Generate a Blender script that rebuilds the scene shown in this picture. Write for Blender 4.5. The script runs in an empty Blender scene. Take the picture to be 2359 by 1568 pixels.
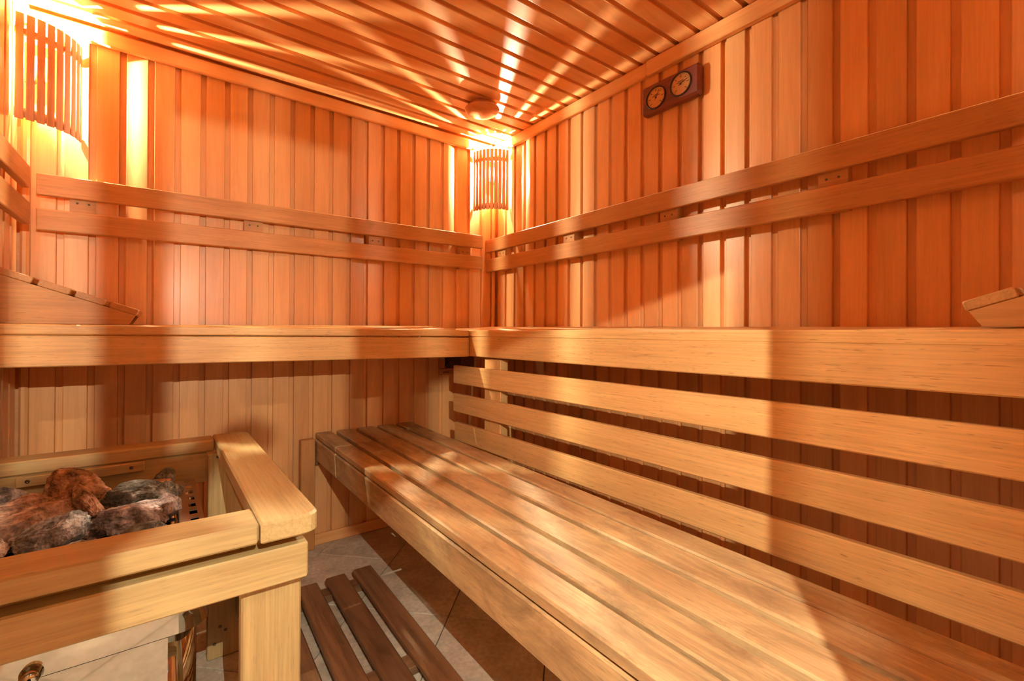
import bpy, bmesh, math, random
from mathutils import Vector, Matrix, Euler, noise

random.seed(7)
PI = math.pi
sc = bpy.context.scene
COL = sc.collection

# ------------------------------------------------------------------ camera
W, H = 2359.0, 1568.0
CAM = Vector((-1.66983, -2.33695, 1.02354))
yaw, pitch, roll = (math.radians(a) for a in (36.52866, 0.24543, 0.26515))
F, PX, PY = 1071.159, -24.28, -22.286
fw = Vector((math.sin(yaw) * math.cos(pitch), math.cos(yaw) * math.cos(pitch), math.sin(pitch)))
rt = Vector((math.cos(yaw), -math.sin(yaw), 0))
up = rt.cross(fw)
r2 = math.cos(roll) * rt + math.sin(roll) * up
u2 = -math.sin(roll) * rt + math.cos(roll) * up
cd = bpy.data.cameras.new('camera')
cam = bpy.data.objects.new('camera', cd)
COL.objects.link(cam)
M = Matrix.Identity(4)
for i in range(3):
    M[i][0], M[i][1], M[i][2], M[i][3] = r2[i], u2[i], -fw[i], CAM[i]
cam.matrix_world = M
cd.sensor_width = 36.0
cd.lens = F / W * 36.0
cd.shift_x = -PX / W
cd.shift_y = PY / W
cd.clip_start = 0.005
sc.camera = cam

# ------------------------------------------------------------------ world and view
w = bpy.data.worlds.new('world')
sc.world = w
w.use_nodes = True
w.node_tree.nodes['Background'].inputs[0].default_value = (1.0, 0.55, 0.3, 1)
w.node_tree.nodes['Background'].inputs[1].default_value = 0.02
sc.view_settings.view_transform = 'Standard'
sc.view_settings.look = 'None'
sc.view_settings.gamma = 1.0
sc.view_settings.use_curve_mapping = False
sc.view_settings.exposure = 0.98
sc.cycles.max_bounces = 8
sc.cycles.diffuse_bounces = 7
sc.cycles.glossy_bounces = 4

# lamp behind the photographer (its added shadow-casting hood is built further down)
LAMP = Vector((-1.62, -2.60, 1.365))
LAMP_W, LAMP_C = 52.0, (1.0, 0.93, 0.76)
BULB_S, BULB_C = 390000.0, (1.0, 0.92, 0.66)
REAR_S, REAR_C = 125000.0, (1.0, 0.93, 0.68)

# ------------------------------------------------------------------ helpers
WM = {}


def link(name, mesh, parent, M, mat=None):
    o = bpy.data.objects.new(name, mesh)
    COL.objects.link(o)
    if parent is not None:
        o.parent = parent
        o.matrix_basis = WM[parent.name].inverted() @ M
    else:
        o.matrix_basis = M
    WM[o.name] = M
    return o


def T(x, y=None, z=None):
    return Matrix.Translation(Vector((x, y, z)) if y is not None else Vector(x))


def thing(name, loc, label=None, cat=None, group=None, kind=None):
    o = bpy.data.objects.new(name, None)
    COL.objects.link(o)
    o.empty_display_size = 0.05
    o.matrix_basis = T(loc)
    WM[o.name] = T(loc)
    tag(o, label, cat, group, kind)
    return o


def tag(o, label=None, cat=None, group=None, kind=None):
    if label: o['label'] = label
    if cat: o['category'] = cat
    if group: o['group'] = group
    if kind: o['kind'] = kind
    return o


def frame(org, x, z):
    x = Vector(x).normalized()
    z = Vector(z)
    z = (z - x * z.dot(x)).normalized()
    y = z.cross(x)
    M = Matrix.Identity(4)
    for i in range(3):
        M[i][0], M[i][1], M[i][2], M[i][3] = x[i], y[i], z[i], org[i]
    return M


MESH = {}


def prism(poly, L, mat, key=None, ends=0.0, smooth=False):
    """polygon in the local YZ plane, extruded along local X, centred"""
    k = (key or tuple((round(a, 5), round(b, 5)) for a, b in poly), round(L, 5), mat.name, ends)
    if k in MESH: return MESH[k]
    n = len(poly)
    cy = sum(p[0] for p in poly) / n
    cz = sum(p[1] for p in poly) / n
    rings = [(-L / 2, 0.0), (L / 2, 0.0)]
    if ends > 0:
        rings = [(-L / 2, ends), (-L / 2 + ends, 0), (L / 2 - ends, 0), (L / 2, ends)]
    vs, fs = [], []
    for x, e in rings:
        for a, b in poly:
            if e:
                d = Vector((a - cy, b - cz))
                a2 = cy + math.copysign(max(abs(d.x) - e, 0), d.x)
                b2 = cz + math.copysign(max(abs(d.y) - e, 0), d.y)
                vs.append((x, a2, b2))
            else:
                vs.append((x, a, b))
    for r in range(len(rings) - 1):
        for i in range(n):
            j = (i + 1) % n
            fs.append((r * n + i, r * n + j, (r + 1) * n + j, (r + 1) * n + i))
    fs.append(tuple(range(n - 1, -1, -1)))
    fs.append(tuple((len(rings) - 1) * n + i for i in range(n)))
    me = bpy.data.meshes.new('board')
    me.from_pydata(vs, [], fs)
    me.materials.append(mat)
    bm = bmesh.new(); bm.from_mesh(me)
    bmesh.ops.recalc_face_normals(bm, faces=bm.faces[:])
    bm.to_mesh(me); bm.free()
    MESH[k] = me
    return me


def rect(wd, th, b):
    h, t = wd / 2, th / 2
    b = min(b, h * 0.9, t * 0.9)
    return [(-h, -t + b), (-h, t - b), (-h + b, t), (h - b, t), (h, t - b), (h, -t + b), (h - b, -t), (-h + b, -t)]


def board(name, p0, p1, nrm, wd, th, mat, parent=None, b=0.003, ends=0.0):
    """a plank whose box axis runs p0 -> p1, local Z = nrm"""
    p0, p1 = Vector(p0), Vector(p1)
    L = (p1 - p0).length
    me = prism(rect(wd, th, b), L, mat, ends=ends)
    return link(name, me, parent, frame((p0 + p1) / 2, p1 - p0, nrm))


def box(name, lo, hi, mat, parent=None, b=0.003, ends=None, axis=None):
    """axis aligned board given by two corners, grain along the longest side"""
    lo, hi = Vector(lo), Vector(hi)
    d = hi - lo
    c = (lo + hi) / 2
    ax = max(range(3), key=lambda i: d[i]) if axis is None else axis
    others = [i for i in range(3) if i != ax]
    thin = min(others, key=lambda i: d[i])
    wide = [i for i in others if i != thin][0]
    X = Vector((0, 0, 0)); X[ax] = 1
    Z = Vector((0, 0, 0)); Z[thin] = 1
    me = prism(rect(d[wide], d[thin], b), d[ax], mat, ends=b if ends is None else ends)
    return link(name, me, parent, frame(c, X, Z))


def lathe(profile, seg, mat, smooth=True):
    """profile [(r, z)], spun round local Z"""
    vs, fs, rows = [], [], []
    for r, z in profile:
        if r < 1e-6:
            rows.append([len(vs)]); vs.append((0, 0, z))
        else:
            rows.append([len(vs) + i for i in range(seg)])
            for i in range(seg):
                a = 2 * PI * i / seg
                vs.append((r * math.cos(a), r * math.sin(a), z))
    for A, B in zip(rows, rows[1:]):
        for i in range(seg):
            j = (i + 1) % seg
            if len(A) == 1 and len(B) == 1: continue
            if len(A) == 1: fs.append((A[0], B[i], B[j]))
            elif len(B) == 1: fs.append((A[i], B[0], A[j]))
            else: fs.append((A[i], B[i], B[j], A[j]))
    me = bpy.data.meshes.new('turned')
    me.from_pydata(vs, [], fs)
    me.materials.append(mat)
    bm = bmesh.new(); bm.from_mesh(me)
    bmesh.ops.recalc_face_normals(bm, faces=bm.faces[:])
    for f in bm.faces: f.smooth = smooth
    bm.to_mesh(me); bm.free()
    return me


def raw(vs, fs, mat, smooth=False):
    me = bpy.data.meshes.new('part')
    me.from_pydata([tuple(v) for v in vs], [], fs)
    me.materials.append(mat)
    bm = bmesh.new(); bm.from_mesh(me)
    bmesh.ops.recalc_face_normals(bm, faces=bm.faces[:])
    for f in bm.faces: f.smooth = smooth
    bm.to_mesh(me); bm.free()
    return me


# ------------------------------------------------------------------ materials
def nodes(name):
    m = bpy.data.materials.new(name)
    m.use_nodes = True
    nt = m.node_tree
    return m, nt, nt.nodes['Principled BSDF'], nt.nodes.new, nt.links.new


def wood(name, light, dark, rough=0.42, coat=0.0, var=0.12, pore=0.35, dirt=0.0, dirtcol=(0.12, 0.07, 0.03), figure=1.0, bump=0.12, grain=0.17):
    m, nt, bs, N, Lk = nodes(name)
    tc = N('ShaderNodeTexCoord'); oi = N('ShaderNodeObjectInfo')
    mul = N('ShaderNodeVectorMath'); mul.operation = 'SCALE'
    cmb = N('ShaderNodeCombineXYZ')
    for i in range(3): Lk(oi.outputs['Random'], cmb.inputs[i])
    Lk(cmb.outputs[0], mul.inputs[0]); mul.inputs['Scale'].default_value = 37.0
    add = N('ShaderNodeVectorMath'); add.operation = 'ADD'
    Lk(tc.outputs['Object'], add.inputs[0]); Lk(mul.outputs[0], add.inputs[1])

    def noise_at(sx, sy, sz, detail, rough_=0.55, dist=0.0):
        mp = N('ShaderNodeMapping'); mp.inputs['Scale'].default_value = (sx, sy, sz)
        Lk(add.outputs[0], mp.inputs[0])
        n = N('ShaderNodeTexNoise'); n.inputs['Scale'].default_value = 1.0
        n.inputs['Detail'].default_value = detail; n.inputs['Roughness'].default_value = rough_
        n.inputs['Distortion'].default_value = dist
        Lk(mp.outputs[0], n.inputs['Vector'])
        return n
    # broad figure
    n1 = noise_at(1.6, 16, 16, 4, 0.6, 1.2)
    r1 = N('ShaderNodeValToRGB')
    r1.color_ramp.elements[0].position = 0.5 - 0.28 / figure; r1.color_ramp.elements[0].color = (*dark, 1)
    r1.color_ramp.elements[1].position = 0.5 + 0.25 / figure; r1.color_ramp.elements[1].color = (*light, 1)
    Lk(n1.outputs['Fac'], r1.inputs[0])
    # fine grain lines
    n2 = noise_at(5, 190, 190, 3, 0.7)
    r2_ = N('ShaderNodeMapRange'); r2_.inputs['From Min'].default_value = 0.3; r2_.inputs['From Max'].default_value = 0.72
    r2_.inputs['To Min'].default_value = 1 - grain; r2_.inputs['To Max'].default_value = 1 + grain * .8
    Lk(n2.outputs['Fac'], r2_.inputs[0])
    mx = N('ShaderNodeVectorMath'); mx.operation = 'SCALE'
    Lk(r1.outputs[0], mx.inputs[0]); Lk(r2_.outputs[0], mx.inputs['Scale'])
    last = mx.outputs[0]
    # pores: short dark dashes
    n3 = noise_at(28, 420, 420, 1, 0.5)
    r3 = N('ShaderNodeMapRange'); r3.inputs['From Min'].default_value = 0.66; r3.inputs['From Max'].default_value = 0.74
    r3.inputs['To Min'].default_value = 0.0; r3.inputs['To Max'].default_value = pore
    Lk(n3.outputs['Fac'], r3.inputs[0])
    m3 = N('ShaderNodeMix'); m3.data_type = 'RGBA'
    Lk(r3.outputs[0], m3.inputs['Factor']); Lk(last, m3.inputs[6])
    m3.inputs[7].default_value = (dark[0] * .35, dark[1] * .32, dark[2] * .32, 1)
    last = m3.outputs[2]
    if dirt > 0:
        n4 = noise_at(5, 14, 14, 6, 0.72, 0.6)
        r4 = N('ShaderNodeMapRange'); r4.inputs['From Min'].default_value = 0.42; r4.inputs['From Max'].default_value = 0.72
        r4.inputs['To Max'].default_value = dirt
        Lk(n4.outputs['Fac'], r4.inputs[0])
        m4 = N('ShaderNodeMix'); m4.data_type = 'RGBA'
        Lk(r4.outputs[0], m4.inputs['Factor']); Lk(last, m4.inputs[6])
        m4.inputs[7].default_value = (*dirtcol, 1)
        last = m4.outputs[2]
    # each board its own tone
    hs = N('ShaderNodeHueSaturation')
    vr = N('ShaderNodeMapRange'); vr.inputs['To Min'].default_value = 1 - var; vr.inputs['To Max'].default_value = 1 + var
    Lk(oi.outputs['Random'], vr.inputs[0]); Lk(vr.outputs[0], hs.inputs['Value'])
    Lk(last, hs.inputs['Color'])
    Lk(hs.outputs[0], bs.inputs['Base Color'])
    bs.inputs['Roughness'].default_value = rough
    bs.inputs['Coat Weight'].default_value = coat
    bs.inputs['Coat Roughness'].default_value = 0.22
    bp = N('ShaderNodeBump'); bp.inputs['Strength'].default_value = bump; bp.inputs['Distance'].default_value = 0.002
    Lk(n2.outputs['Fac'], bp.inputs['Height']); Lk(bp.outputs[0], bs.inputs['Normal'])
    return m


def plain(name, col, rough=0.5, metal=0.0, emit=None, es=0.0):
    m, nt, bs, N, Lk = nodes(name)
    bs.inputs['Base Color'].default_value = (*col, 1)
    bs.inputs['Roughness'].default_value = rough
    bs.inputs['Metallic'].default_value = metal
    n = N('ShaderNodeTexNoise'); n.inputs['Scale'].default_value = 60
    r = N('ShaderNodeMapRange'); r.inputs['To Min'].default_value = rough * 0.85; r.inputs['To Max'].default_value = min(1, rough * 1.15)
    Lk(n.outputs['Fac'], r.inputs[0]); Lk(r.outputs[0], bs.inputs['Roughness'])
    if emit:
        bs.inputs['Emission Color'].default_value = (*emit, 1)
        bs.inputs['Emission Strength'].default_value = es
    return m


M_WALL = wood('alder_wall', (0.80, 0.43, 0.17), (0.66, 0.31, 0.105), rough=0.40, coat=0.12, var=0.14, pore=0.10, figure=0.9, grain=0.07, bump=0.05)
M_CEIL = wood('alder_ceiling', (0.78, 0.385, 0.145), (0.62, 0.27, 0.085), rough=0.40, coat=0.12, var=0.10, pore=0.10, grain=0.07, bump=0.05)
M_TRIM = wood('alder_trim', (0.82, 0.44, 0.17), (0.68, 0.32, 0.105), rough=0.42, coat=0.08, var=0.06, pore=0.10, grain=0.07, bump=0.05)
M_BATTEN = wood('abachi_batten', (0.55, 0.26, 0.08), (0.42, 0.185, 0.052), rough=0.5, var=0.06, pore=0.4)
M_BENCH = wood('abachi_bench', (0.74, 0.45, 0.175), (0.62, 0.35, 0.125), rough=0.5, var=0.05, pore=0.55)
M_LOW = wood('worn_bench', (0.63, 0.435, 0.21), (0.46, 0.295, 0.13), rough=0.5, var=0.06, pore=0.5, dirt=0.85, dirtcol=(0.20, 0.115, 0.055))
M_GUARD = wood('guard_pine', (0.50, 0.365, 0.155), (0.39, 0.26, 0.10), rough=0.5, var=0.05, pore=0.3)
M_DUCK = wood('wet_dark_slat', (0.30, 0.145, 0.062), (0.065, 0.028, 0.013), rough=0.34, var=0.1, pore=0.6, dirt=0.35, dirtcol=(0.30, 0.17, 0.09), bump=0.4)
M_DARKWOOD = wood('thermo_ash', (0.22, 0.040, 0.016), (0.10, 0.015, 0.008), rough=0.35, coat=0.3, var=0.02, pore=0.2)
M_SHADE = wood('sconce_slat', (0.52, 0.20, 0.07), (0.40, 0.14, 0.045), rough=0.5, var=0.05, pore=0.1)
M_VENT = wood('turned_vent', (0.72, 0.30, 0.10), (0.50, 0.18, 0.05), rough=0.28, coat=0.5, var=0.0, pore=0.1)
M_STEEL = plain('stainless', (0.50, 0.49, 0.44), 0.05, 1.0)
M_TRAY = plain('heated_steel', (0.50, 0.36, 0.24), 0.32, 1.0)
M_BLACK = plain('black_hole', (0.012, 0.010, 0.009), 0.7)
M_SCREW = plain('screw', (0.16, 0.12, 0.08), 0.35, 0.9)
M_DIAL = plain('dial_paper', (0.58, 0.30, 0.10), 0.35)
M_RIM = plain('dial_rim', (0.05, 0.03, 0.02), 0.25, 0.6)
M_GRILLE = plain('grille_plastic', (0.16, 0.07, 0.035), 0.5)
M_SHIELD = plain('shield_metal', (0.55, 0.45, 0.34), 0.5, 0.3)
M_GROUT = plain('grout', (0.10, 0.085, 0.07), 0.9)
M_BULB = plain('bulb_glass', (1, 0.9, 0.8), 0.3, 0.0, BULB_C, BULB_S)
M_BULB2 = plain('bulb_glass_rear', (1, 0.9, 0.8), 0.3, 0.0, REAR_C, REAR_S)
M_DARKMETAL = plain('lamp_black', (0.02, 0.02, 0.02), 0.5)


def tile_mat():
    m, nt, bs, N, Lk = nodes('stoneware_tile')
    tc = N('ShaderNodeTexCoord'); oi = N('ShaderNodeObjectInfo')
    ad = N('ShaderNodeVectorMath'); ad.operation = 'ADD'
    Lk(tc.outputs['Object'], ad.inputs[0])
    cmb = N('ShaderNodeCombineXYZ'); Lk(oi.outputs['Random'], cmb.inputs[2])
    sc_ = N('ShaderNodeVectorMath'); sc_.operation = 'SCALE'; sc_.inputs['Scale'].default_value = 20
    Lk(cmb.outputs[0], sc_.inputs[0]); Lk(sc_.outputs[0], ad.inputs[1])
    n = N('ShaderNodeTexNoise'); n.inputs['Scale'].default_value = 9; n.inputs['Detail'].default_value = 8; n.inputs['Roughness'].default_value = 0.65
    Lk(ad.outputs[0], n.inputs['Vector'])
    r = N('ShaderNodeValToRGB')
    r.color_ramp.elements[0].position = 0.32; r.color_ramp.elements[0].color = (0.46, 0.39, 0.285, 1)
    r.color_ramp.elements[1].position = 0.7; r.color_ramp.elements[1].color = (0.72, 0.63, 0.49, 1)
    Lk(n.outputs['Fac'], r.inputs[0])
    n2 = N('ShaderNodeTexNoise'); n2.inputs['Scale'].default_value = 70; n2.inputs['Detail'].default_value = 3
    Lk(ad.outputs[0], n2.inputs['Vector'])
    mr = N('ShaderNodeMapRange'); mr.inputs['From Min'].default_value = 0.3; mr.inputs['From Max'].default_value = 0.6
    mr.inputs['To Min'].default_value = 0.8; mr.inputs['To Max'].default_value = 1.05
    Lk(n2.outputs['Fac'], mr.inputs[0])
    s = N('ShaderNodeVectorMath'); s.operation = 'SCALE'
    Lk(r.outputs[0], s.inputs[0]); Lk(mr.outputs[0], s.inputs['Scale'])
    Lk(s.outputs[0], bs.inputs['Base Color'])
    bs.inputs['Roughness'].default_value = 0.5
    bp = N('ShaderNodeBump'); bp.inputs['Strength'].default_value = 0.15; bp.inputs['Distance'].default_value = 0.002
    Lk(n2.outputs['Fac'], bp.inputs['Height']); Lk(bp.outputs[0], bs.inputs['Normal'])
    return m


def rock_mat(name, a, b, c):
    m, nt, bs, N, Lk = nodes(name)
    tc = N('ShaderNodeTexCoord')
    n = N('ShaderNodeTexNoise'); n.inputs['Scale'].default_value = 22; n.inputs['Detail'].default_value = 9; n.inputs['Roughness'].default_value = 0.7
    Lk(tc.outputs['Object'], n.inputs['Vector'])
    r = N('ShaderNodeValToRGB')
    r.color_ramp.elements[0].position = 0.38; r.color_ramp.elements[0].color = (*a, 1)
    r.color_ramp.elements[1].position = 0.64; r.color_ramp.elements[1].color = (*c, 1)
    e = r.color_ramp.elements.new(0.5); e.color = (*b, 1)
    Lk(n.outputs['Fac'], r.inputs[0]); Lk(r.outputs[0], bs.inputs['Base Color'])
    n2 = N('ShaderNodeTexNoise'); n2.inputs['Scale'].default_value = 90; n2.inputs['Detail'].default_value = 6
    Lk(tc.outputs['Object'], n2.inputs['Vector'])
    bp = N('ShaderNodeBump'); bp.inputs['Strength'].default_value = 1.0; bp.inputs['Distance'].default_value = 0.008
    Lk(n2.outputs['Fac'], bp.inputs['Height']); Lk(bp.outputs[0], bs.inputs['Normal'])
    bs.inputs['Roughness'].default_value = 0.8
    return m


M_TILE = tile_mat()
R_RED = rock_mat('rock_rust', (0.09, 0.05, 0.032), (0.32, 0.19, 0.12), (0.62, 0.45, 0.32))
R_GREY = rock_mat('rock_grey', (0.05, 0.047, 0.043), (0.20, 0.185, 0.175), (0.66, 0.66, 0.64))
R_GREEN = rock_mat('rock_green', (0.036, 0.038, 0.032), (0.12, 0.13, 0.115), (0.40, 0.42, 0.38))
R_PALE = rock_mat('rock_pale', (0.10, 0.085, 0.08), (0.38, 0.33, 0.33), (0.82, 0.80, 0.82))

# ------------------------------------------------------------------ room shell
XL, YF, ZC = -2.06, -2.80, 2.167
P = 0.0885
STR = dict(kind='structure')

floor = thing('floor', (XL / 2, YF / 2, 0), kind='structure')
link('grout_bed', prism(rect(-YF + .06, 0.05, 0.001), -XL + .06, M_GROUT), floor, T(XL / 2, YF / 2, -0.029))


def clip(poly, f):
    out = []
    for a, b in zip(poly, poly[1:] + poly[:1]):
        fa, fb = f(a), f(b)
        if fa >= 0: out.append(a)
        if fa * fb < 0:
            t = fa / (fa - fb)
            out.append((a[0] + (b[0] - a[0]) * t, a[1] + (b[1] - a[1]) * t))
    return out


S2 = 0.505
g = 0.0026
for i in range(-9, 9):
    for j in range(-12, 4):
        # u = x - y in [u0, u0+S2], v = x + y
        u0, u1 = 0.055 + S2 * i + g, 0.055 + S2 * (i + 1) - g
        v0, v1 = -1.172 + 0.518 * j + g, -1.172 + 0.518 * (j + 1) - g
        pl = [((u + v) / 2, (v - u) / 2) for u, v in ((u0, v0), (u1, v0), (u1, v1), (u0, v1))]
        for f in (lambda p: p[0] - XL, lambda p: -p[0], lambda p: p[1] - YF, lambda p: -p[1]):
            if pl: pl = clip(pl, f)
        if len(pl) < 3: continue
        ar = 0.5 * abs(sum(a[0] * b[1] - b[0] * a[1] for a, b in zip(pl, pl[1:] + pl[:1])))
        if ar < 0.0008: continue
        cx = sum(p[0] for p in pl) / len(pl); cy = sum(p[1] for p in pl) / len(pl)
        n = len(pl)
        vs, e = [], 0.0015
        for z, k in ((-0.006, 0), (-0.0015, 0), (0.0, e)):
            for a, b in pl:
                d = Vector((a - cx, b - cy)); dl = d.length
                d *= (dl - k) / dl
                vs.append((d.x, d.y, z))
        fs = [tuple(2 * n + q for q in range(n))]
        for r in range(2):
            for q in range(n):
                fs.append((r * n + q, r * n + (q + 1) % n, (r + 1) * n + (q + 1) % n, (r + 1) * n + q))
        link('tile', raw(vs, fs, M_TILE), floor, T(cx, cy, 0))

# plank profile: local Y across (0 = edge that looks to the corner), local Z out of the wall
FACE, TH = 0.0680, 0.020


def plank_poly(sign):
    # face runs from y=0 to sign*FACE, then a recessed tongue up to sign*P
    pts = [(0, -TH), (0, -0.0025), (0.0008, -0.0008), (0.0025, 0), (FACE - .0025, 0), (FACE - .0008, -0.0008), (FACE, -0.0025),
           (FACE, -0.0145), (P - 0.0006, -0.0145), (P - 0.0006, -TH)]
    return [(a * sign, b) for a, b in pts]


def plank(name, parent, start, along, away, normal, L, mat):
    """start = point on the joint line in the middle of the length; away = direction face extends"""
    Mx = frame(Vector(start), along, normal)
    ydir = Vector((Mx[0][1], Mx[1][1], Mx[2][1]))
    sign = 1 if ydir.dot(Vector(away)) > 0 else -1
    me = prism(plank_poly(sign), L, mat, key='plank%d' % sign)
    return link(name, me, parent, Mx)


wall_back = thing('wall_back', (XL / 2, 0, 0), kind='structure')
link('backing', prism(rect(ZC + .1, 0.05, .001), -XL + .1, M_WALL), wall_back, frame(Vector((XL / 2, 0.0455, ZC / 2)), (1, 0, 0), (0, -1, 0)))
x = -0.199 + 2 * P
k = 0
while x > XL + 0.03:
    plank('plank', wall_back, (x, 0, ZC / 2), (0, 0, 1), (-1, 0, 0), (0, -1, 0), ZC, M_WALL)
    x -= P
wall_right = thing('wall_right', (0, YF / 2, 0), kind='structure')
link('backing', prism(rect(ZC + .1, 0.05, .001), -YF + .1, M_WALL), wall_right, frame(Vector((0.0455, YF / 2, ZC / 2)), (0, 1, 0), (-1, 0, 0)))
y = -0.3965 + 4 * P
while y > YF + 0.05:
    plank('plank', wall_right, (0, y, ZC / 2), (0, 0, 1), (0, -1, 0), (-1, 0, 0), ZC, M_WALL)
    y -= P
wall_left = thing('wall_left', (XL, YF / 2, 0), kind='structure')
link('backing', prism(rect(ZC + .1, 0.05, .001), -YF + .1, M_WALL), wall_left, frame(Vector((XL - 0.0455, YF / 2, ZC / 2)), (0, 1, 0), (1, 0, 0)))
y = -0.062
while y > YF + 0.05:
    plank('plank', wall_left, (XL, y, ZC / 2), (0, 0, 1), (0, -1, 0), (1, 0, 0), ZC, M_WALL)
    y -= P
wall_front = thing('wall_front', (XL / 2, YF, 0), kind='structure')
link('backing', prism(rect(ZC + .1, 0.05, .001), -XL + .1, M_WALL), wall_front, frame(Vector((XL / 2, YF - 0.0455, ZC / 2)), (1, 0, 0), (0, 1, 0)))
x = -0.05
while x > XL + 0.05:
    plank('plank', wall_front, (x, YF, ZC / 2), (0, 0, 1), (-1, 0, 0), (0, 1, 0), ZC, M_WALL)
    x -= P
ceiling = thing('ceiling', (XL / 2, YF / 2, ZC), kind='structure')
link('backing', prism(rect(-YF + .1, 0.05, .001), -XL + .1, M_CEIL), ceiling, T(XL / 2, YF / 2, ZC + 0.0455))
y = -1.0185 + 11 * 0.0888
while y > YF + 0.03:
    plank('plank', ceiling, (XL / 2, y, ZC), (1, 0, 0), (0, -1, 0), (0, 0, -1), -XL, M_CEIL)
    y -= 0.0888

# cornices, corner bead and skirtings
trim_1 = box('trim_1', (XL, -0.022, 2.108), (-0.024, -0.001, ZC - .001), M_TRIM, b=0.004); tag(trim_1, **STR)
trim_2 = box('trim_2', (-0.022, -1.128, 2.106), (-0.001, -0.001, ZC - .001), M_TRIM, b=0.004); tag(trim_2, **STR)
trim_3 = box('trim_3', (-0.030, YF + .001, 2.102), (-0.001, -1.130, ZC - .001), M_TRIM, b=0.004); tag(trim_3, **STR)
trim_4 = box('trim_4', (XL + .001, YF + .001, 2.106), (XL + 0.022, -0.024, ZC - .001), M_TRIM, b=0.004); tag(trim_4, **STR)
trim_5 = box('trim_5', (-0.024, -0.024, 0.055), (-0.0005, -0.0005, 2.105), M_TRIM, b=0.007); tag(trim_5, **STR)
trim_6 = box('trim_6', (XL + .0005, -0.024, 0.055), (XL + 0.024, -0.0005, 2.105), M_TRIM, b=0.007); tag(trim_6, **STR)
bb = box('baseboard_back', (XL + .001, -0.018, 0.001), (-0.02, -0.0005, 0.052), M_TRIM, b=0.003); tag(bb, **STR)
bb = box('baseboard_right', (-0.018, YF + .02, 0.001), (-0.0005, -0.02, 0.052), M_TRIM, b=0.003); tag(bb, **STR)
bb = box('baseboard_left', (XL + .0005, YF + .02, 0.001), (XL + 0.018, -0.02, 0.052), M_TRIM, b=0.003); tag(bb, **STR)

# ------------------------------------------------------------------ upper benches
def bench_section(label, corner, A, B, fr, bk, zf0, zf1, zb0, zb1, bot0, bot1, n, joint):
    """A,B = end coordinates along the run; fr,bk = depth of front and back; returns the thing"""
    run = 'x' if joint == 'x' else 'y'
    def pt(a, d, z): return Vector((a, d, z)) if run == 'x' else Vector((d, a, z))
    root = thing('upper_bench', pt((A + B) / 2, (fr + bk) / 2, 0.9), label, 'bench', 'L-shaped upper sauna benches')
    wd = abs(fr - bk)
    gap = 0.012
    bw = (wd - gap * (n - 1)) / n
    th = 0.031
    sg = 1 if bk > fr else -1
    for i in range(n):
        d = fr + sg * (i * (bw + gap) + bw / 2)
        t = (i + 0.5) / n
        za, zb = zf0 + (zb0 - zf0) * t, zf1 + (zb1 - zf1) * t
        slope = ((zb0 - zf0)) / wd
        nrm = pt(0, -sg * slope, 1) if run == 'x' else pt(0, -sg * slope, 1)
        board('seat_board', pt(A, d, za - th / 2), pt(B, d, zb - th / 2), nrm, bw, th, M_BENCH, root, b=0.004, ends=0.003)
    # fascia under the nosing
    h0, h1 = zf0 - th - 0.0015, zf1 - th - 0.0015
    fh = h0 - bot0
    zc0, zc1 = (h0 + bot0) / 2, (h1 + bot1) / 2
    board('fascia', pt(A, fr + sg * 0.0135, zc0), pt(B, fr + sg * 0.0135, zc1), pt(0, -sg, 0), fh, 0.025, M_BENCH, root, b=0.003, ends=0.002)
    # bearers below the boards
    m = 4 if run == 'x' else 5
    for i in range(m):
        a = A + (B - A) * (0.04 + 0.92 * i / (m - 1))
        board('bearer', pt(a, fr + sg * 0.03, h0 - 0.022), pt(a, bk - sg * 0.01, h0 - 0.012), (0, 0, 1), 0.042, 0.040, M_BENCH, root, b=0.003)
    return root


bench_l = bench_section('upper bench along the back wall under the left wall lamp and above the stove', None,
                        XL + .012, -0.483, -0.48, -0.012, 1.043, 1.034, 1.046, 1.062, 0.920, 0.909, 4, 'x')
bench_r = bench_section('upper bench along the right wall, below the wooden thermometer board and above three backrest slats', None,
                        -0.010, YF + .012, -0.48, -0.012, 1.035, 1.035, 1.062, 1.036, 0.911, 0.922, 4, 'y')

# slatted skirt between the right upper bench and the lower bench
skirt = thing('backrest', (-0.47, -1.5, 0.5), 'tan backrest of three wide horizontal slats below the right upper bench', 'backrest')
for i, (zt, zb) in enumerate([(0.861, 0.7725), (0.7215, 0.633), (0.5815, 0.492)]):
    y0 = -0.329 if i < 2 else -0.343
    board('slat', (-0.469, y0, (zt + zb) / 2), (-0.469, YF + .02, (zt + zb) / 2), (-1, 0, 0), zt - zb, 0.022, M_BENCH, skirt, b=0.003, ends=0.002)
for y in (-0.632, -2.6):
    box('post', (-0.457, y - 0.062, 0.0), (-0.415, y + 0.062, 0.905), M_BENCH, skirt, b=0.003)

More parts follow.
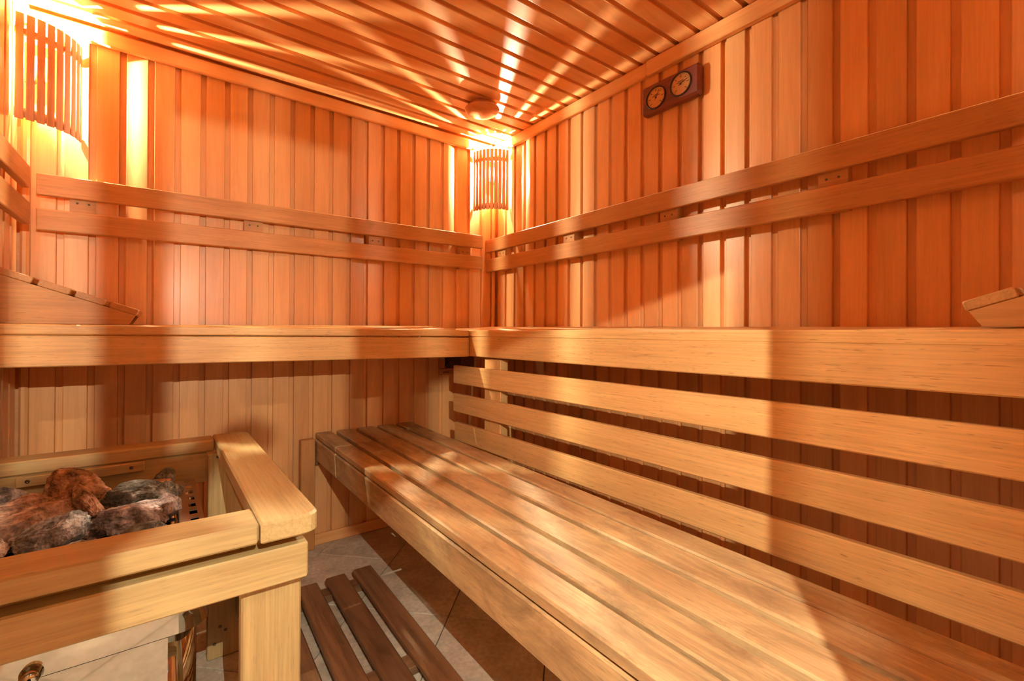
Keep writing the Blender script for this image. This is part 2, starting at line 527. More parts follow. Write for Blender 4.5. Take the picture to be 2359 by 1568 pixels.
# ------------------------------------------------------------------ lower bench
low = thing('lower_bench', (-0.85, -1.4, 0.0), 'worn lower bench of five long boards standing below the slatted backrest', 'bench')
edges0 = [(-1.058, -.979), (-.957, -.877), (-.853, -.768), (-.748, -.664), (-.646, -.556)]
edges2 = [(-1.100, -1.030), (-1.014, -.938), (-.916, -.828), (-.808, -.726), (-.714, -.640)]
for (a0, b0), (a2, b2) in zip(edges0, edges2):
    s0, s2 = (a0 + b0) / 2, (a2 + b2) / 2
    sl = (s2 - s0) / -1.9
    wd = ((b0 - a0) + (b2 - a2)) / 2
    board('seat_board', (s0 + sl * 0.012, -0.012, 0.527), (s0 + sl * (YF + .05), YF + .05, 0.527), (0, 0, 1), wd, 0.026, M_LOW, low, b=0.004, ends=0.003)
fx0, fx1 = -1.052, -1.094
sl = (fx1 - fx0) / -1.9
board('fascia', (fx0 + 0.006, -0.012, 0.4625), (fx0 + sl * (YF + .05) + .006, YF + .05, 0.4625), (-1, 0, 0), 0.097, 0.030, M_LOW, low, b=0.004, ends=0.003)
for y in (-0.25, -1.1, -1.9, -2.6):
    board('bearer', (-1.035 + sl * y, y, 0.49), (-0.60 + sl * y, y, 0.49), (0, 0, 1), 0.05, 0.045, M_LOW, low, b=0.003)
# end leg against the back wall, ledger behind it
box('leg', (-1.132, -0.060, 0.002), (-1.068, -0.021, 0.520), M_BATTEN, low, b=0.003)
box('ledger', (-1.066, -0.050, 0.395), (-0.62, -0.020, 0.455), M_DUCK, low, b=0.003)
for y in (-2.55,):
    box('leg', (-1.10, y - .03, 0.002), (-1.05, y + .03, 0.41), M_LOW, low, b=0.003)
    box('leg', (-0.70, y - .03, 0.002), (-0.65, y + .03, 0.467), M_LOW, low, b=0.003)

# ------------------------------------------------------------------ wall batten rails
def screw(parent, pos, nrm, r=0.004):
    me = lathe([(0, 0.0012), (r * .35, 0.0006), (r * .4, 0.0012), (r, 0.0010), (r, -0.004)], 10, M_SCREW)
    x = Vector((0, 0, 1)) if abs(nrm[2]) < .9 else Vector((1, 0, 0))
    return link('screw', me, parent, frame(Vector(pos), x, nrm))


def rail(label, wall, a0, a1, ends, blocks, off):
    """ends: list of ((ztop0, zbot0), (ztop1, zbot1)); wall in back/right/left"""
    def pt(a, d, z):
        return {'back': Vector((a, -d, z)), 'right': Vector((-d, a, z)), 'left': Vector((XL + d, a, z))}[wall]
    nrm = {'back': (0, -1, 0), 'right': (-1, 0, 0), 'left': (1, 0, 0)}[wall]
    root = thing('wall_backrest', pt((a0 + a1) / 2, 0, 1.4), label, 'backrest', 'paired backrest rails on the walls')
    for (t0, b0), (t1, b1) in ends:
        h = ((t0 - b0) + (t1 - b1)) / 2
        board('rail', pt(a0, off - .011, (t0 + b0) / 2), pt(a1, off - .011, (t1 + b1) / 2), nrm, h, 0.022, M_BATTEN, root, b=0.0025, ends=0.0015)
    for c in blocks:
        zc = sum((e[0][0] + e[0][1] + e[1][0] + e[1][1]) / 4 for e in ends) / 2
        bl = board('block', pt(c - .037, (off - .022) / 2, zc), pt(c + .037, (off - .022) / 2, zc), nrm, 0.19, off - .023, M_BATTEN, root, b=0.002)
        for dx in (-0.016, 0.016):
            screw(bl, pt(c + dx, off - .0225, zc + 0.004), nrm, 0.0038)
    return root


rail('pair of brown backrest rails on the back wall, left of the corner lamp', 'back', -2.013, -0.122,
     [((1.579, 1.500), (1.595, 1.523)), ((1.456, 1.376), (1.471, 1.399))], [-1.892, -1.33, -0.772, -0.232], 0.060)
rail('pair of brown backrest rails on the right wall under the thermometer board', 'right', -0.006, YF + .03,
     [((1.583, 1.511), (1.589, 1.510)), ((1.468, 1.390), (1.464, 1.387))], [-0.14, -0.695, -1.25, -1.807, -2.36], 0.066)
rail('pair of brown backrest rails on the left wall at the left edge', 'left', -0.172, YF + .03,
     [((1.566, 1.494), (1.50, 1.428)), ((1.448, 1.374), (1.40, 1.326))], [-0.45, -1.2, -2.0], 0.050)

# ------------------------------------------------------------------ headrests
def headrest(label, tip, run, front, back, zb, rise, side, tilt=(0, 0, 0)):
    """wedge with slats on sloping sides; tip = coordinate of the low end, run = signed length"""
    def pt(a, d, z): return Vector((a, d, z)) if side == 'x' else Vector((d, a, z))
    root = thing('headrest', pt(tip + run / 2, (front + back) / 2, zb), label, 'headrest', 'wedge headrests on the upper bench')
    L = abs(run); sg = 1 if run > 0 else -1
    dirv = pt(sg, 0, 0); upv = Vector((0, 0, 1))
    sl = rise / L
    t = 0.020
    # sloping top surface starts at h0
    h0 = 0.050
    for d in (front + 0.012 * (1 if back > front else -1), back - 0.012 * (1 if back > front else -1)):
        prof = [(0.022, 0.0), (L, 0.0), (L, h0 + rise - t - .002), (0.004, h0 - t - .002 + 0.004 * sl)]
        vs, fs = [], []
        for s in (-0.011, 0.011):
            for a, z in prof:
                vs.append(pt(tip + sg * a, d + s, zb + z) - Vector(pt(tip + run / 2, d, zb)))
        fs = [(3, 2, 1, 0), (4, 5, 6, 7)] + [(i, (i + 1) % 4, 4 + (i + 1) % 4, 4 + i) for i in range(4)]
        me = raw(vs, fs, M_BATTEN)
        if side == 'y':
            # grain along the run: rotate local axes
            R = Matrix.Rotation(PI / 2, 4, 'Z')
            me.transform(R.inverted())
            link('side_panel', me, root, T(pt(tip + run / 2, d, zb)) @ R)
        else:
            link('side_panel', me, root, T(pt(tip + run / 2, d, zb)))
    n = 4
    pitch_ = L / n * math.sqrt(1 + sl * sl) * 0.985
    sd = (dirv + upv * sl).normalized()
    nrm = (upv - dirv * sl).normalized()
    base = pt(tip, 0, zb + h0) - nrm * (t / 2) - sd * 0.010
    for i in range(n):
        c = base + sd * (pitch_ * i + 0.040)
        p0, p1 = Vector(c), Vector(c)
        if side == 'x': p0.y, p1.y = front, back
        else: p0.x, p1.x = front, back
        board('slat', p0, p1, nrm, pitch_ - 0.013, t, M_BATTEN, root, b=0.003, ends=0.002)
    root.rotation_euler = tilt
    return root


headrest('slatted wedge headrest at the left end of the back-wall bench', -1.722, -0.33, -0.435, -0.075, 1.0465, 0.118, 'x', (0.012, 0, 0))
headrest('slatted wedge headrest at the near end of the right-wall bench', -2.152, -0.33, -0.435, -0.075, 1.0470, 0.118, 'y', (0, -0.045, 0))

# ------------------------------------------------------------------ corner lamps
def sconce(cx, cy, sx, sy, label, bulb, ztop=2.100, zbot=1.746, n=10, ends=0.157, mat=None):
    """corner at (cx, cy); sx, sy point into the room"""
    root = thing('corner_lamp', (cx, cy, zbot), label, 'lamp', 'slatted corner lamps')
    def w2(a, b): return Vector((cx + sx * a, cy + sy * b, 0))
    A, Bp = Vector((ends, 0.006)), Vector((0.006, ends))
    mid = (A + Bp) / 2
    ch = (A - Bp).length
    sag = 0.042
    R = ch * ch / (8 * sag) + sag / 2
    nrm = Vector((1, 1)).normalized()
    cen = mid + nrm * (sag - R)
    half = math.asin(ch / 2 / R)
    a0 = PI / 4
    def on(t, r): # t in -1..1
        a = a0 + t * half
        return cen + r * Vector((math.cos(a), math.sin(a))), Vector((math.cos(a), math.sin(a)))
    step = 2.0 / n
    sw = 2 * half * R / n * 0.80
    for i in range(n):
        p, d = on(-1 + step * (i + 0.5), R)
        q = w2(*p); dd = w2(*d) - w2(0, 0)
        # slats stop a little higher at the middle, like the photo's curved cut
        board('slat', q + Vector((0, 0, zbot)), q + Vector((0, 0, ztop)), dd, sw, 0.006, M_SHADE, root, b=0.0015, ends=0.001)
    for zc, hh in ((ztop - 0.058, 0.026), (zbot + 0.024, 0.030)):
        vs, fs = [], []
        m = 16
        for i in range(m + 1):
            t = -1.0 + 2.0 * i / m
            for r, z in ((R - .0055, -hh / 2), (R - .0055, hh / 2), (R - .0115, hh / 2), (R - .0115, -hh / 2)):
                p, d = on(t, r)
                q = w2(*p) - Vector((cx, cy, 0)); vs.append((q.x, q.y, z))
        for i in range(m):
            for j in range(4):
                fs.append((i * 4 + j, i * 4 + (j + 1) % 4, (i + 1) * 4 + (j + 1) % 4, (i + 1) * 4 + j))
        fs += [(0, 1, 2, 3), (m * 4 + 3, m * 4 + 2, m * 4 + 1, m * 4)]
        link('hoop', raw(vs, fs, M_SHADE), root, T(cx, cy, zc))
    # holder fixed to the corner, with the bulb on it
    q = w2(0.050, 0.052)
    link('lamp_holder', lathe([(0, -0.060), (0.0095, -0.060), (0.0095, -0.030), (0.006, -0.020), (0.003, -0.004), (0, -0.004)], 14, M_GRILLE), root, T(q.x, q.y, bulb))
    vs, fs = [], []
    m = 14
    for i in range(m + 1):
        a = PI / 4 + PI + (i / m - 0.5) * math.radians(195)
        for r, z in ((0.0215, -0.045), (0.0215, 0.040), (0.0230, 0.040), (0.0230, -0.045)):
            p = w2(r * math.cos(a), r * math.sin(a)) - w2(0, 0)
            vs.append((p.x, p.y, z))
    for i in range(m):
        for j in range(4):
            fs.append((i * 4 + j, i * 4 + (j + 1) % 4, (i + 1) * 4 + (j + 1) % 4, (i + 1) * 4 + j))
    fs += [(0, 1, 2, 3), (m * 4 + 3, m * 4 + 2, m * 4 + 1, m * 4)]
    link('light_baffle', raw(vs, fs, M_SHIELD), root, T(q.x, q.y, bulb))  # added baffle that keeps direct bulb light off the corner walls
    board('bracket', w2(0.010, 0.010) + Vector((0, 0, bulb - 0.056)), q + Vector((0, 0, bulb - 0.056)), (0, 0, 1), 0.018, 0.005, M_GRILLE, root, b=0.001)
    q = w2(0.050, 0.052)
    bm = bmesh.new()
    bmesh.ops.create_icosphere(bm, subdivisions=1, radius=0.003)
    me = bpy.data.meshes.new('bulb'); bm.to_mesh(me); bm.free()
    me.materials.append(mat or M_BULB)
    link('bulb', me, root, T(q.x, q.y, bulb))
    return root


sconce(0, 0, -1, -1, 'slatted wooden corner lamp in the far corner between the two wall backrests', 1.985)
sconce(XL, 0, 1, -1, 'slatted wooden corner lamp at top left above the headrest', 1.955, ztop=2.075, zbot=1.725, n=9)

sconce(0, YF, -1, 1, 'unseen slatted corner lamp added for fill light behind the viewpoint, right side', 1.985, mat=M_BULB2)  # this lamp and the next are unseen, added as fill from behind
sconce(XL, YF, 1, 1, 'unseen slatted corner lamp added for fill light behind the viewpoint, left side', 1.985, mat=M_BULB2)

# ------------------------------------------------------------------ ceiling vent
vent = thing('ceiling_vent', (-0.365, -0.405, ZC), 'round turned wooden vent hanging from the ceiling by the corner lamp', 'vent')
link('dome', lathe([(0, -0.036), (0.032, -0.0345), (0.058, -0.029), (0.076, -0.019), (0.086, -0.007), (0.087, -0.003), (0.084, 0.0), (0, 0.0)], 40, M_VENT), vent, T(-0.365, -0.405, ZC - 0.021))
link('collar', lathe([(0.060, -0.018), (0.066, -0.010), (0.066, 0.0), (0, 0.0)], 40, M_VENT), vent, T(-0.365, -0.405, ZC - 0.0015))

# ------------------------------------------------------------------ thermometer board
th = thing('thermometer_board', (0, -1.247, 1.99), 'dark red wooden board with two round dials on the right wall near the ceiling', 'thermometer')
b_ = board('board', (-0.021, -1.118, 1.990), (-0.021, -1.376, 1.990), (-1, 0, 0), 0.118, 0.040, M_DARKWOOD, th, b=0.008, ends=0.008)


def dial(cy, cz, r, ang, n, span, a_off):
    fx = -0.0412
    fr = frame(Vector((fx, cy, cz)), (0, -1, 0), (-1, 0, 0))   # local X to the right seen from the room
    face = link('dial', lathe([(0, 0.0005), (r, 0.0005), (r, -0.001)], 40, M_DIAL, False), th, fr)
    link('rim', lathe([(r, 0.0005), (r + .001, 0.0045), (r + .004, 0.005), (r + .0055, 0.003), (r + .006, -0.002)], 40, M_RIM), th, fr)
    vs, fs = [], []
    def bar(x0, y0, x1, y1, wd):
        d = Vector((x1 - x0, y1 - y0)).normalized(); nn = Vector((-d.y, d.x)) * wd / 2
        k = len(vs)
        for z in (0.0007, 0.0012):
            for px, py in ((x0 + nn.x, y0 + nn.y), (x1 + nn.x, y1 + nn.y), (x1 - nn.x, y1 - nn.y), (x0 - nn.x, y0 - nn.y)):
                vs.append((px, py, z))
        fs.extend([(k + 4, k + 5, k + 6, k + 7)] + [(k + i, k + (i + 1) % 4, k + 4 + (i + 1) % 4, k + 4 + i) for i in range(4)])
    for i in range(n):
        a = a_off + span * i / (n - 1)
        c, s = math.cos(a), math.sin(a)
        big = i % 5 == 0
        bar(c * r * .93, s * r * .93, c * r * (.80 if big else .87), s * r * (.80 if big else .87), 0.0014 if big else 0.0007)
        if big:   # worn numerals, unreadable at this size: two short dashes each
            bar(c * r * .70 - .0022, s * r * .70, c * r * .70 - .0004, s * r * .70, 0.0032)
            bar(c * r * .70 + .0008, s * r * .70, c * r * .70 + .0026, s * r * .70, 0.0032)
    # two lines of small print above the hub
    for k, (wd, yy) in enumerate(((0.30, .30), (0.44, .18))):
        xx = -wd * r
        while xx < wd * r:
            st = random.uniform(.0012, .0026)
            bar(xx, yy * r, min(xx + st, wd * r), yy * r, 0.0021)
            xx += st + .0008
    mk = link('scale_marks', raw(vs, fs, M_RIM), face, fr)
    mk['kind'] = 'stuff'
    vs, fs = [], []
    c, s = math.cos(ang), math.sin(ang)
    bar(-c * r * .25, -s * r * .25, c * r * .78, s * r * .78, 0.0016)
    for v in range(len(vs)): vs[v] = (vs[v][0], vs[v][1], vs[v][2] + .001)
    nd = link('needle', raw(vs, fs, M_RIM), face, fr)
    link('hub', lathe([(0, .004), (.0028, .0035), (.0034, .001)], 12, M_RIM), face, fr)


dial(-1.1895, 1.985, 0.0405, math.radians(62), 31, -math.radians(270), math.radians(225))
dial(-1.3010, 1.993, 0.0405, math.radians(22), 31, -math.radians(270), math.radians(225))

# ------------------------------------------------------------------ vent grille in the back wall
gr = thing('vent_grille', (-0.262, 0, 0.83), 'small dark latticed air grille in the far corner under the back bench', 'vent')
gx0, gx1, gz0, gz1 = -0.385, -0.14, 0.785, 0.905
for lo, hi in (((gx0, gz0), (gx1, gz0 + .034)), ((gx0, gz1 - .012), (gx1, gz1))):
    box('frame_bar', (lo[0], -0.016, lo[1]), (hi[0], -0.001, hi[1]), M_BATTEN, gr, b=0.003)
box('frame_bar', (gx0, -0.016, gz0 + .0345), (gx0 + .036, -0.001, gz1 - .0125), M_BATTEN, gr, b=0.003)
box('frame_bar', (gx1 - .012, -0.016, gz0 + .0345), (gx1, -0.001, gz1 - .0125), M_BATTEN, gr, b=0.003)
box('back_plate', (gx0 + .037, -0.004, gz0 + .035), (gx1 - .013, -0.001, gz1 - .013), M_BLACK, gr, b=0.0005)
box('slide_door', (-0.245, -0.014, gz0 + .036), (gx1 - .014, -0.0045, gz1 - .014), M_GRILLE, gr, b=0.001)
n_l = 6
for k in range(n_l):
    for s in (1, -1):
        xa, xb = gx0 + .038 + 0.1 * k / n_l, gx0 + .038 + 0.1 * (k + 1) / n_l
        z0, z1 = gz0 + .037, gz1 - .015
        # diagonal lattice bars clipped to the opening
        for q in (0,):
            x0 = gx0 + .040 + 0.016 * k
            L = z1 - z0
            xm = min(x0 + L, -0.247)
            if s == 1:
                p0, p1 = (x0, z0), (xm, z0 + (xm - x0))
            else:
                p0, p1 = (x0, z1), (xm, z1 - (xm - x0))
            if xm - x0 > 0.012:
                board('lattice_bar', (p0[0], -0.0085 - 0.002 * s, p0[1]), (p1[0], -0.0085 - 0.002 * s, p1[1]), (0, -1, 0), 0.004, 0.0035, M_GRILLE, gr, b=0.0005)
box('slide_tab', (-0.362, -0.021, gz0 + .010), (-0.325, -0.0165, gz0 + .016), M_GRILLE, gr, b=0.001)

# ------------------------------------------------------------------ stove guard
gd = thing('stove_guard', (-1.75, -0.97, 0), 'pale wooden guard rail frame around the stone-filled stove at lower left', 'guard')
# right cap rail with rounded outer corners
def cap(x0, x1, y0, y1, z0, z1, rad):
    out = []
    def arc(cx, cy, a0, a1):
        for i in range(5):
            a = a0 + (a1 - a0) * i / 4
            out.append((cx + rad * math.cos(a), cy + rad * math.sin(a)))
    out.append((x0, y0)); arc(x1 - rad, y0 + rad, -PI / 2, 0); arc(x1 - rad, y1 - rad, 0, PI / 2); out.append((x0, y1))
    n = len(out); cx, cy, cz = (x0 + x1) / 2, (y0 + y1) / 2, (z0 + z1) / 2
    vs, fs = [], []
    for z, ins in ((z0, .004), (z0 + .004, 0), (z1 - .004, 0), (z1, .004)):
        for a, b in out:
            dx, dy = a - cx, b - cy
            vs.append((math.copysign(abs(dx) - ins, dx), math.copysign(abs(dy) - ins, dy), z - cz))
    for r in range(3):
        for i in range(n):
            j = (i + 1) % n
            fs.append((r * n + i, r * n + j, (r + 1) * n + j, (r + 1) * n + i))
    fs += [tuple(range(n - 1, -1, -1)), tuple(3 * n + i for i in range(n))]
    me = raw(vs, fs, M_GUARD)
    R = Matrix.Rotation(PI / 2, 4, 'Z')
    me.transform(R.inverted())
    return link('cap_rail', me, gd, T(cx, cy, cz) @ R)


cap(-1.519, -1.417, -1.416, -0.520, 0.643, 0.681, 0.026)
box('cap_rail', (XL + .022, -1.410, 0.643), (-1.5205, -1.318, 0.680), M_GUARD, gd, b=0.004)
box('cap_rail', (XL + .022, -0.606, 0.643), (-1.5205, -0.524, 0.680), M_GUARD, gd, b=0.004)
box('apron', (XL + .022, -1.388, 0.549), (-1.431, -1.3485, 0.617), M_GUARD, gd, b=0.003)
box('apron_backing', (XL + .022, -1.348, 0.547), (-1.5415, -1.325, 0.642), M_GUARD, gd, b=0.002)
box('front_post', (-1.540, -1.348, 0.002), (-1.434, -1.315, 0.642), M_GUARD, gd, b=0.004)
box('rear_post', (-1.540, -0.640, 0.002), (-1.440, -0.612, 0.642), M_GUARD, gd, b=0.003)
rear = [o for o in gd.children if o.name.startswith('rear_post')][0]
box('back_board', (XL + .022, -0.600, 0.548), (-1.5405, -0.580, 0.642), M_GUARD, gd, b=0.003)
cl = box('cleat', (-1.963, -0.6205, 0.614), (-1.697, -0.601, 0.641), M_GUARD, gd, b=0.002)
for xx in (-1.940, -1.727): screw(cl, (xx, -0.621, 0.629), (0, -1, 0), 0.005)
box('side_rail', (-1.463, -1.314, 0.135), (-1.438, -0.641, 0.235), M_GUARD, gd, b=0.003)
for xx, zz in ((-1.515, 0.632), (-1.475, 0.600), (-1.505, 0.10), (-1.49, 0.085), (-1.52, 0.05)):
    screw(rear, (xx, -0.641, zz), (0, -1, 0), 0.0045)

# ------------------------------------------------------------------ stove
st = thing('sauna_stove', (-1.80, -0.93, 0), 'polished steel electric stove heaped with stones inside the wooden guard', 'stove')
SX0, SX1, SY0, SY1 = -2.015, -1.577, -1.225, -0.660


def roundbox(name, x0, x1, y0, y1, z0, z1, rad, mat, open_top=False, parent=st):
    out = []
    for cx, cy, a0 in ((x1 - rad, y0 + rad, -PI / 2), (x1 - rad, y1 - rad, 0), (x0 + rad, y1 - rad, PI / 2), (x0 + rad, y0 + rad, PI)):
        for i in range(9):
            a = a0 + PI / 2 * i / 8
            out.append((cx + rad * math.cos(a), cy + rad * math.sin(a)))
    n = len(out); cx, cy, cz = (x0 + x1) / 2, (y0 + y1) / 2, (z0 + z1) / 2
    vs = [(a - cx, b - cy, z - cz) for z in (z0, z1) for a, b in out]
    fs = [(i, (i + 1) % n, n + (i + 1) % n, n + i) for i in range(n)]
    if open_top:
        vs += [((a - cx) * .985, (b - cy) * .985, z - cz) for z in (z1, z1 - .06) for a, b in out]
        fs += [(n + i, n + (i + 1) % n, 2 * n + (i + 1) % n, 2 * n + i) for i in range(n)]
        fs += [(2 * n + i, 2 * n + (i + 1) % n, 3 * n + (i + 1) % n, 3 * n + i) for i in range(n)]
        fs += [tuple(range(n)), tuple(3 * n + i for i in range(n))]
    else:
        fs += [tuple(range(n)), tuple(n + i for i in range(n))]
    me = raw(vs, fs, mat)
    for p in me.polygons:
        p.use_smooth = len(p.vertices) == 4 and min((me.vertices[p.vertices[i]].co - me.vertices[p.vertices[i - 1]].co).length for i in range(4)) < 0.03
    return link(name, me, parent, T(cx, cy, cz))


roundbox('upper_casing', SX0, SX1, SY0, SY1, 0.430, 0.560, 0.055, M_STEEL, True)
roundbox('lower_casing', SX0 + .008, SX1 - .022, SY0 + .012, SY1 - .012, 0.06, 0.4225, 0.050, M_STEEL)
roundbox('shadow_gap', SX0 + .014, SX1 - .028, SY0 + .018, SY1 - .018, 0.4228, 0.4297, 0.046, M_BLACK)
for xx in (-1.97, -1.63):
    for yy in (-1.17, -0.71):
        link('foot', lathe([(0, 0), (.016, 0), (.016, .06), (0, .06)], 14, M_DARKMETAL), st, T(xx, yy, 0.0005))
kn = link('knob', lathe([(0, .020), (.007, .020), (.012, .017), (.014, .012), (.014, .003), (.016, .0), (0, 0)], 28, M_STEEL), st,
          frame(Vector((-1.838, SY0 - .0005, 0.440)), (1, 0, 0), (0, -1, 0)))
link('knob_pin', lathe([(0, .0225), (.003, .0225), (.003, .020), (0, .020)], 10, M_DARKMETAL), kn, frame(Vector((-1.838, SY0 - .0005, 0.440)), (1, 0, 0), (0, -1, 0)))
# perforated strips along the stone basket
def perforated(x0, x1, y0, y1, z):
    vs, fs = [], []
    wd = x1 - x0
    hx0, hx1 = x0 + wd * .44, x1 - wd * .22
    n = int((y1 - y0) / 0.056)
    pitch_ = (y1 - y0) / n
    cx, cy = (x0 + x1) / 2, (y0 + y1) / 2
    def quad(a, b, c, d):
        k = len(vs)
        for zz in (0, -.003):
            vs.extend([(a - cx, c - cy, zz), (b - cx, c - cy, zz), (b - cx, d - cy, zz), (a - cx, d - cy, zz)])
        fs.extend([(k, k + 1, k + 2, k + 3), (k + 7, k + 6, k + 5, k + 4)] + [(k + i, k + (i + 1) % 4, k + 4 + (i + 1) % 4, k + 4 + i) for i in range(4)])
    quad(x0, hx0, y0, y1); quad(hx1, x1, y0, y1)
    for i in range(n):
        a = y0 + i * pitch_
        quad(hx0, hx1, a, a + pitch_ * .44)
    quad(hx0, hx1, y1 - .001, y1)
    return link('perforated_strip', raw(vs, fs, M_TRAY), st, T(cx, cy, z))


perforated(-1.625, -1.578, -1.20, -0.690, 0.588)
box('basket_lip', (-1.6265, -1.20, 0.5605), (-1.6245, -0.69, 0.5845), M_TRAY, st, b=0.0005)
box('basket_lip', (-1.580, -1.20, 0.5605), (-1.578, -0.69, 0.5845), M_TRAY, st, b=0.0005)
box('rear_bar', (-2.00, -0.700, 0.568), (-1.627, -0.682, 0.590), M_TRAY, st, b=0.002)
for i in range(5):
    box('basket_bar', (-2.0, -1.15 + .1 * i, 0.5605), (-1.63, -1.142 + .1 * i, 0.567), M_DARKMETAL, st, b=0.001)

# stones: (pixel-derived x, y, z of centre, half sizes, rotation, material, label)
def rock(loc, half, rot, mat, seed, label, group='stones on the stove'):
    rnd = random.Random(seed)
    bm = bmesh.new()
    bmesh.ops.create_icosphere(bm, subdivisions=5, radius=1.0)
    planes = []
    for _ in range(13):
        d = Vector((rnd.gauss(0, 1), rnd.gauss(0, 1), rnd.gauss(0, 1))).normalized()
        planes.append((d, rnd.uniform(0.55, 0.86)))
    off = Vector((rnd.uniform(-50, 50), rnd.uniform(-50, 50), rnd.uniform(-50, 50)))
    for v in bm.verts:
        p = v.co.copy()
        for d, h in planes:
            e = p.dot(d) - h
            if e > 0: p -= d * e * 0.98
        p += p.normalized() * (0.08 * noise.noise(p * 1.7 + off) + 0.055 * noise.noise(p * 5 + off) + 0.04 * noise.noise(p * 11 + off) + 0.022 * noise.noise(p * 26 + off))
        v.co = Vector((p.x * half[0], p.y * half[1], p.z * half[2])) * 1.14
    for f in bm.faces: f.smooth = False
    me = bpy.data.meshes.new('rock'); bm.to_mesh(me); bm.free()
    me.materials.append(mat)
    R = Euler([math.radians(a) for a in rot]).to_matrix().to_4x4()
    o = link('stone', me, None, T(loc) @ R)
    tag(o, label, 'stone', group)
    return o


ROCKS = [
    ((-1.838, -0.735, 0.618), (.062, .075, .050), (0, 10, 20), R_RED, 'big rust-tinted stone at the rear left under the screwed cleat'),
    ((-1.800, -0.862, 0.612), (.026, .068, .052), (12, -22, 12), R_RED, 'upright leaning stone in the middle of the heap'),
    ((-1.700, -0.845, 0.606), (.085, .040, .036), (5, 4, 24), R_GREEN, 'dark greenish flat stone lying behind the large pale stone'),
    ((-1.708, -0.985, 0.602), (.092, .055, .042), (-8, 6, 18), R_PALE, 'large pale speckled stone near the perforated strip'),
    ((-1.838, -1.020, 0.602), (.070, .050, .038), (-6, -8, 14), R_GREY, 'grey stone with a pale chip behind the front rail'),
    ((-1.920, -0.795, 0.600), (.085, .045, .034), (18, 0, 12), R_RED, 'long rust-tinted slab stone at the left of the heap'),
    ((-1.895, -0.900, 0.594), (.080, .042, .034), (24, -14, 34), R_RED, 'slanting wedge stone below the long rusty slab'),
    ((-1.975, -0.680, 0.604), (.040, .034, .034), (0, 0, 40), R_GREY, 'small grey stone at the far left rear'),
    ((-1.655, -0.722, 0.604), (.030, .028, .036), (0, 20, 10), R_GREEN, 'small pointed dark stone in the rear right corner'),
    ((-1.690, -0.765, 0.596), (.060, .030, .020), (0, -6, 14), R_RED, 'flat rusty stone in front of the rear bar'),
    ((-1.650, -0.955, 0.604), (.030, .042, .034), (0, 10, 0), R_PALE, 'pale rough stone touching the perforated strip'),
    ((-1.655, -0.850, 0.600), (.026, .045, .034), (0, 0, -12), R_GREEN, 'dark rounded stone beside the perforated strip'),
    ((-1.770, -0.785, 0.588), (.030, .030, .024), (0, 0, 0), R_RED, 'small rusty stone wedged behind the upright stone'),
    ((-1.945, -1.020, 0.592), (.045, .040, .034), (10, 0, 30), R_RED, 'small rusty stone in the front left corner of the heap'),
    ((-1.800, -1.120, 0.588), (.060, .040, .028), (0, 0, 10), R_GREY, 'grey stone tucked under the front rail'),
    ((-1.690, -1.110, 0.588), (.050, .040, .028), (0, 0, 40), R_GREEN, 'dark stone tucked under the front rail by the strip'),
    ((-1.765, -0.930, 0.580), (.060, .060, .020), (0, 0, 0), R_GREY, 'low grey stone at the bottom of the gap in the heap'),
    ((-1.985, -0.900, 0.585), (.030, .055, .026), (0, 0, 0), R_GREEN, 'dark stone at the left edge of the heap'),
]
for i, (loc, half, rot, mat, lab) in enumerate(ROCKS):
    rock(loc, half, rot, mat, 100 + i, lab)

# ------------------------------------------------------------------ duckboard on the floor
dk = thing('duckboard', (-1.2, -1.2, 0.0), 'dark wet wooden duckboard lying on the tiles beside the stove guard', 'duckboard')
sl = 0.036
for i in range(4):
    xr = -0.944 - 0.1095 * i
    c = xr - 0.0385
    board('slat', (c, -0.443 - .004 * i, 0.0405), (c - sl * 1.5, -1.95, 0.0405), (0, 0, 1), 0.077, 0.023, M_DUCK, dk, b=0.005, ends=0.006)
for y in (-0.50, -1.035, -1.55, -1.88):
    board('cross_batten', (-0.955 + sl * (y + .44), y, 0.0150), (-1.345 + sl * (y + .44), y - .012, 0.0150), (0, 0, 1), 0.060, 0.027, M_DUCK, dk, b=0.002)

# ------------------------------------------------------------------ unseen lamp behind the photographer, hood and bars added to cut shadows
hl = thing('unseen_lamp', LAMP, 'unseen lamp behind the viewpoint with added black hood and bars shaped to cast shadow edges', 'lamp')
D = 0.06
def slot(u0, u1, v0, v1, name='bar'):
    """plate in the plane y = lamp + D, given by tangents from the lamp"""
    vs = []
    for y in (D, D + .002):
        vs += [(u0 * y, y, v0 * y), (u1 * y, y, v0 * y), (u1 * y, y, v1[1] * y), (u0 * y, y, v1[0] * y)]
    fs = [(0, 1, 2, 3), (7, 6, 5, 4)] + [(i, (i + 1) % 4, 4 + (i + 1) % 4, 4 + i) for i in range(4)]
    return link(name, raw(vs, fs, M_DARKMETAL), hl, T(LAMP))


slot(-0.092, -0.004, -0.36, (0.6, 0.6))  # added bars, placed to throw dark bands on the back wall
slot(0.277, 0.455, -0.53, (0.6, 0.6))


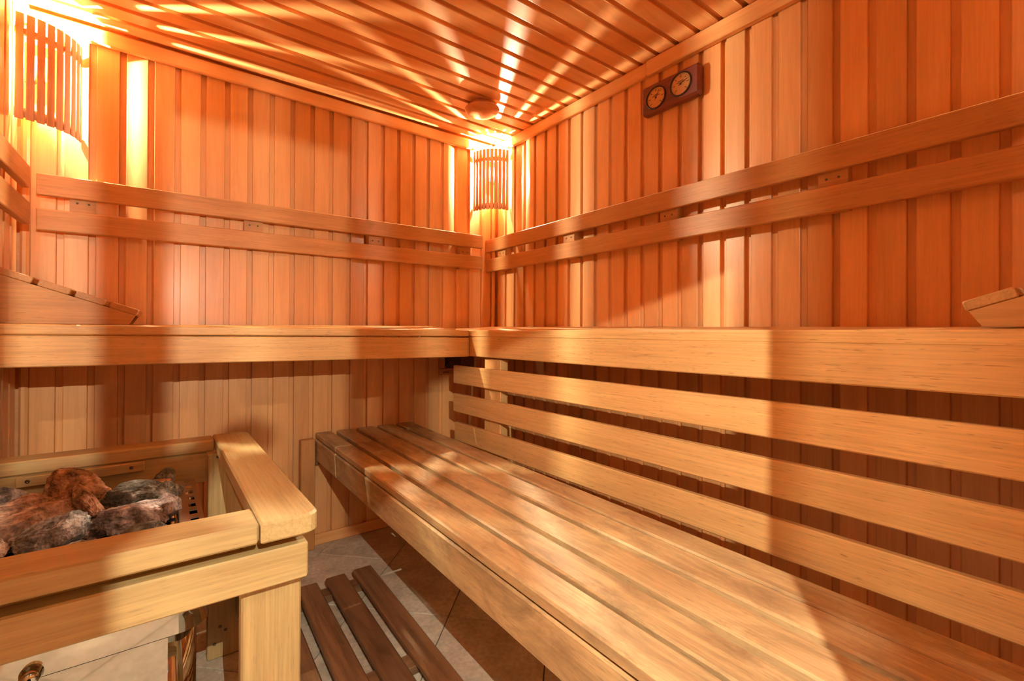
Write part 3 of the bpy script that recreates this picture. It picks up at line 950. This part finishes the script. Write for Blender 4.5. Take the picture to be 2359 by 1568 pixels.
def plate(pts, name='shadow_plate'):
    n = len(pts)
    vs = [(u * y, y, v * y) for y in (D, D + .002) for u, v in pts]
    fs = [tuple(range(n)), tuple(range(2 * n - 1, n - 1, -1))] + [(i, (i + 1) % n, n + (i + 1) % n, n + i) for i in range(n)]
    return link(name, raw(vs, fs, M_DARKMETAL), hl, T(LAMP))


plate([(-.33, -.75), (-.085, -.75), (-.085, -.57), (-.031, -.535), (.07, -.372), (.100, -.348), (.150, -.335), (.152, -.30), (.120, -.28), (.085, -.285), (0.0, -.36), (-.33, -.36)], 'bracket')  # added plate cut to the outline of a cast shadow, holds nothing
slot(1.457, 2.6, -2.4, (0.8, 0.8), 'shadow_plate')
slot(-1.4, -0.18, -0.75, (-0.03, -0.03), 'shadow_plate')
slot(-1.4, 0.277, 0.213, (0.8, 0.8), 'shadow_plate')
vs = []
for y in (D, D + .002):
    vs += [(0.45 * y, y, -0.245 * y), (1.46 * y, y, -0.096 * y), (1.46 * y, y, 0.8 * y), (0.45 * y, y, 0.8 * y)]
fs = [(0, 1, 2, 3), (7, 6, 5, 4)] + [(i, (i + 1) % 4, 4 + (i + 1) % 4, 4 + i) for i in range(4)]
link('shadow_plate', raw(vs, fs, M_DARKMETAL), hl, T(LAMP))
# roof, back and sides of the added hood
box('hood_roof', LAMP + Vector((-.09, -.06, .048)), LAMP + Vector((.16, .062, .052)), M_DARKMETAL, hl, b=0.001)
box('hood_back', LAMP + Vector((-.09, -.064, -.15)), LAMP + Vector((.16, -.06, .052)), M_DARKMETAL, hl, b=0.001)
box('hood_side', LAMP + Vector((.157, -.06, -.15)), LAMP + Vector((.160, .062, .048)), M_DARKMETAL, hl, b=0.001)
box('hood_side', LAMP + Vector((-.09, -.06, -.15)), LAMP + Vector((-.087, .062, .048)), M_DARKMETAL, hl, b=0.001)
link('arm', lathe([(0, 0), (.006, 0), (.006, -YF + LAMP.y - .066), (0, -YF + LAMP.y - .066)], 10, M_DARKMETAL), hl,
     frame(Vector((LAMP.x, LAMP.y - .065, LAMP.z)), (1, 0, 0), (0, -1, 0)))
ld = bpy.data.lights.new('unseen_light', 'POINT')
ld.energy = LAMP_W; ld.color = LAMP_C; ld.shadow_soft_size = 0.0009
lo = bpy.data.objects.new('unseen_light', ld); COL.objects.link(lo)
lo.parent = hl
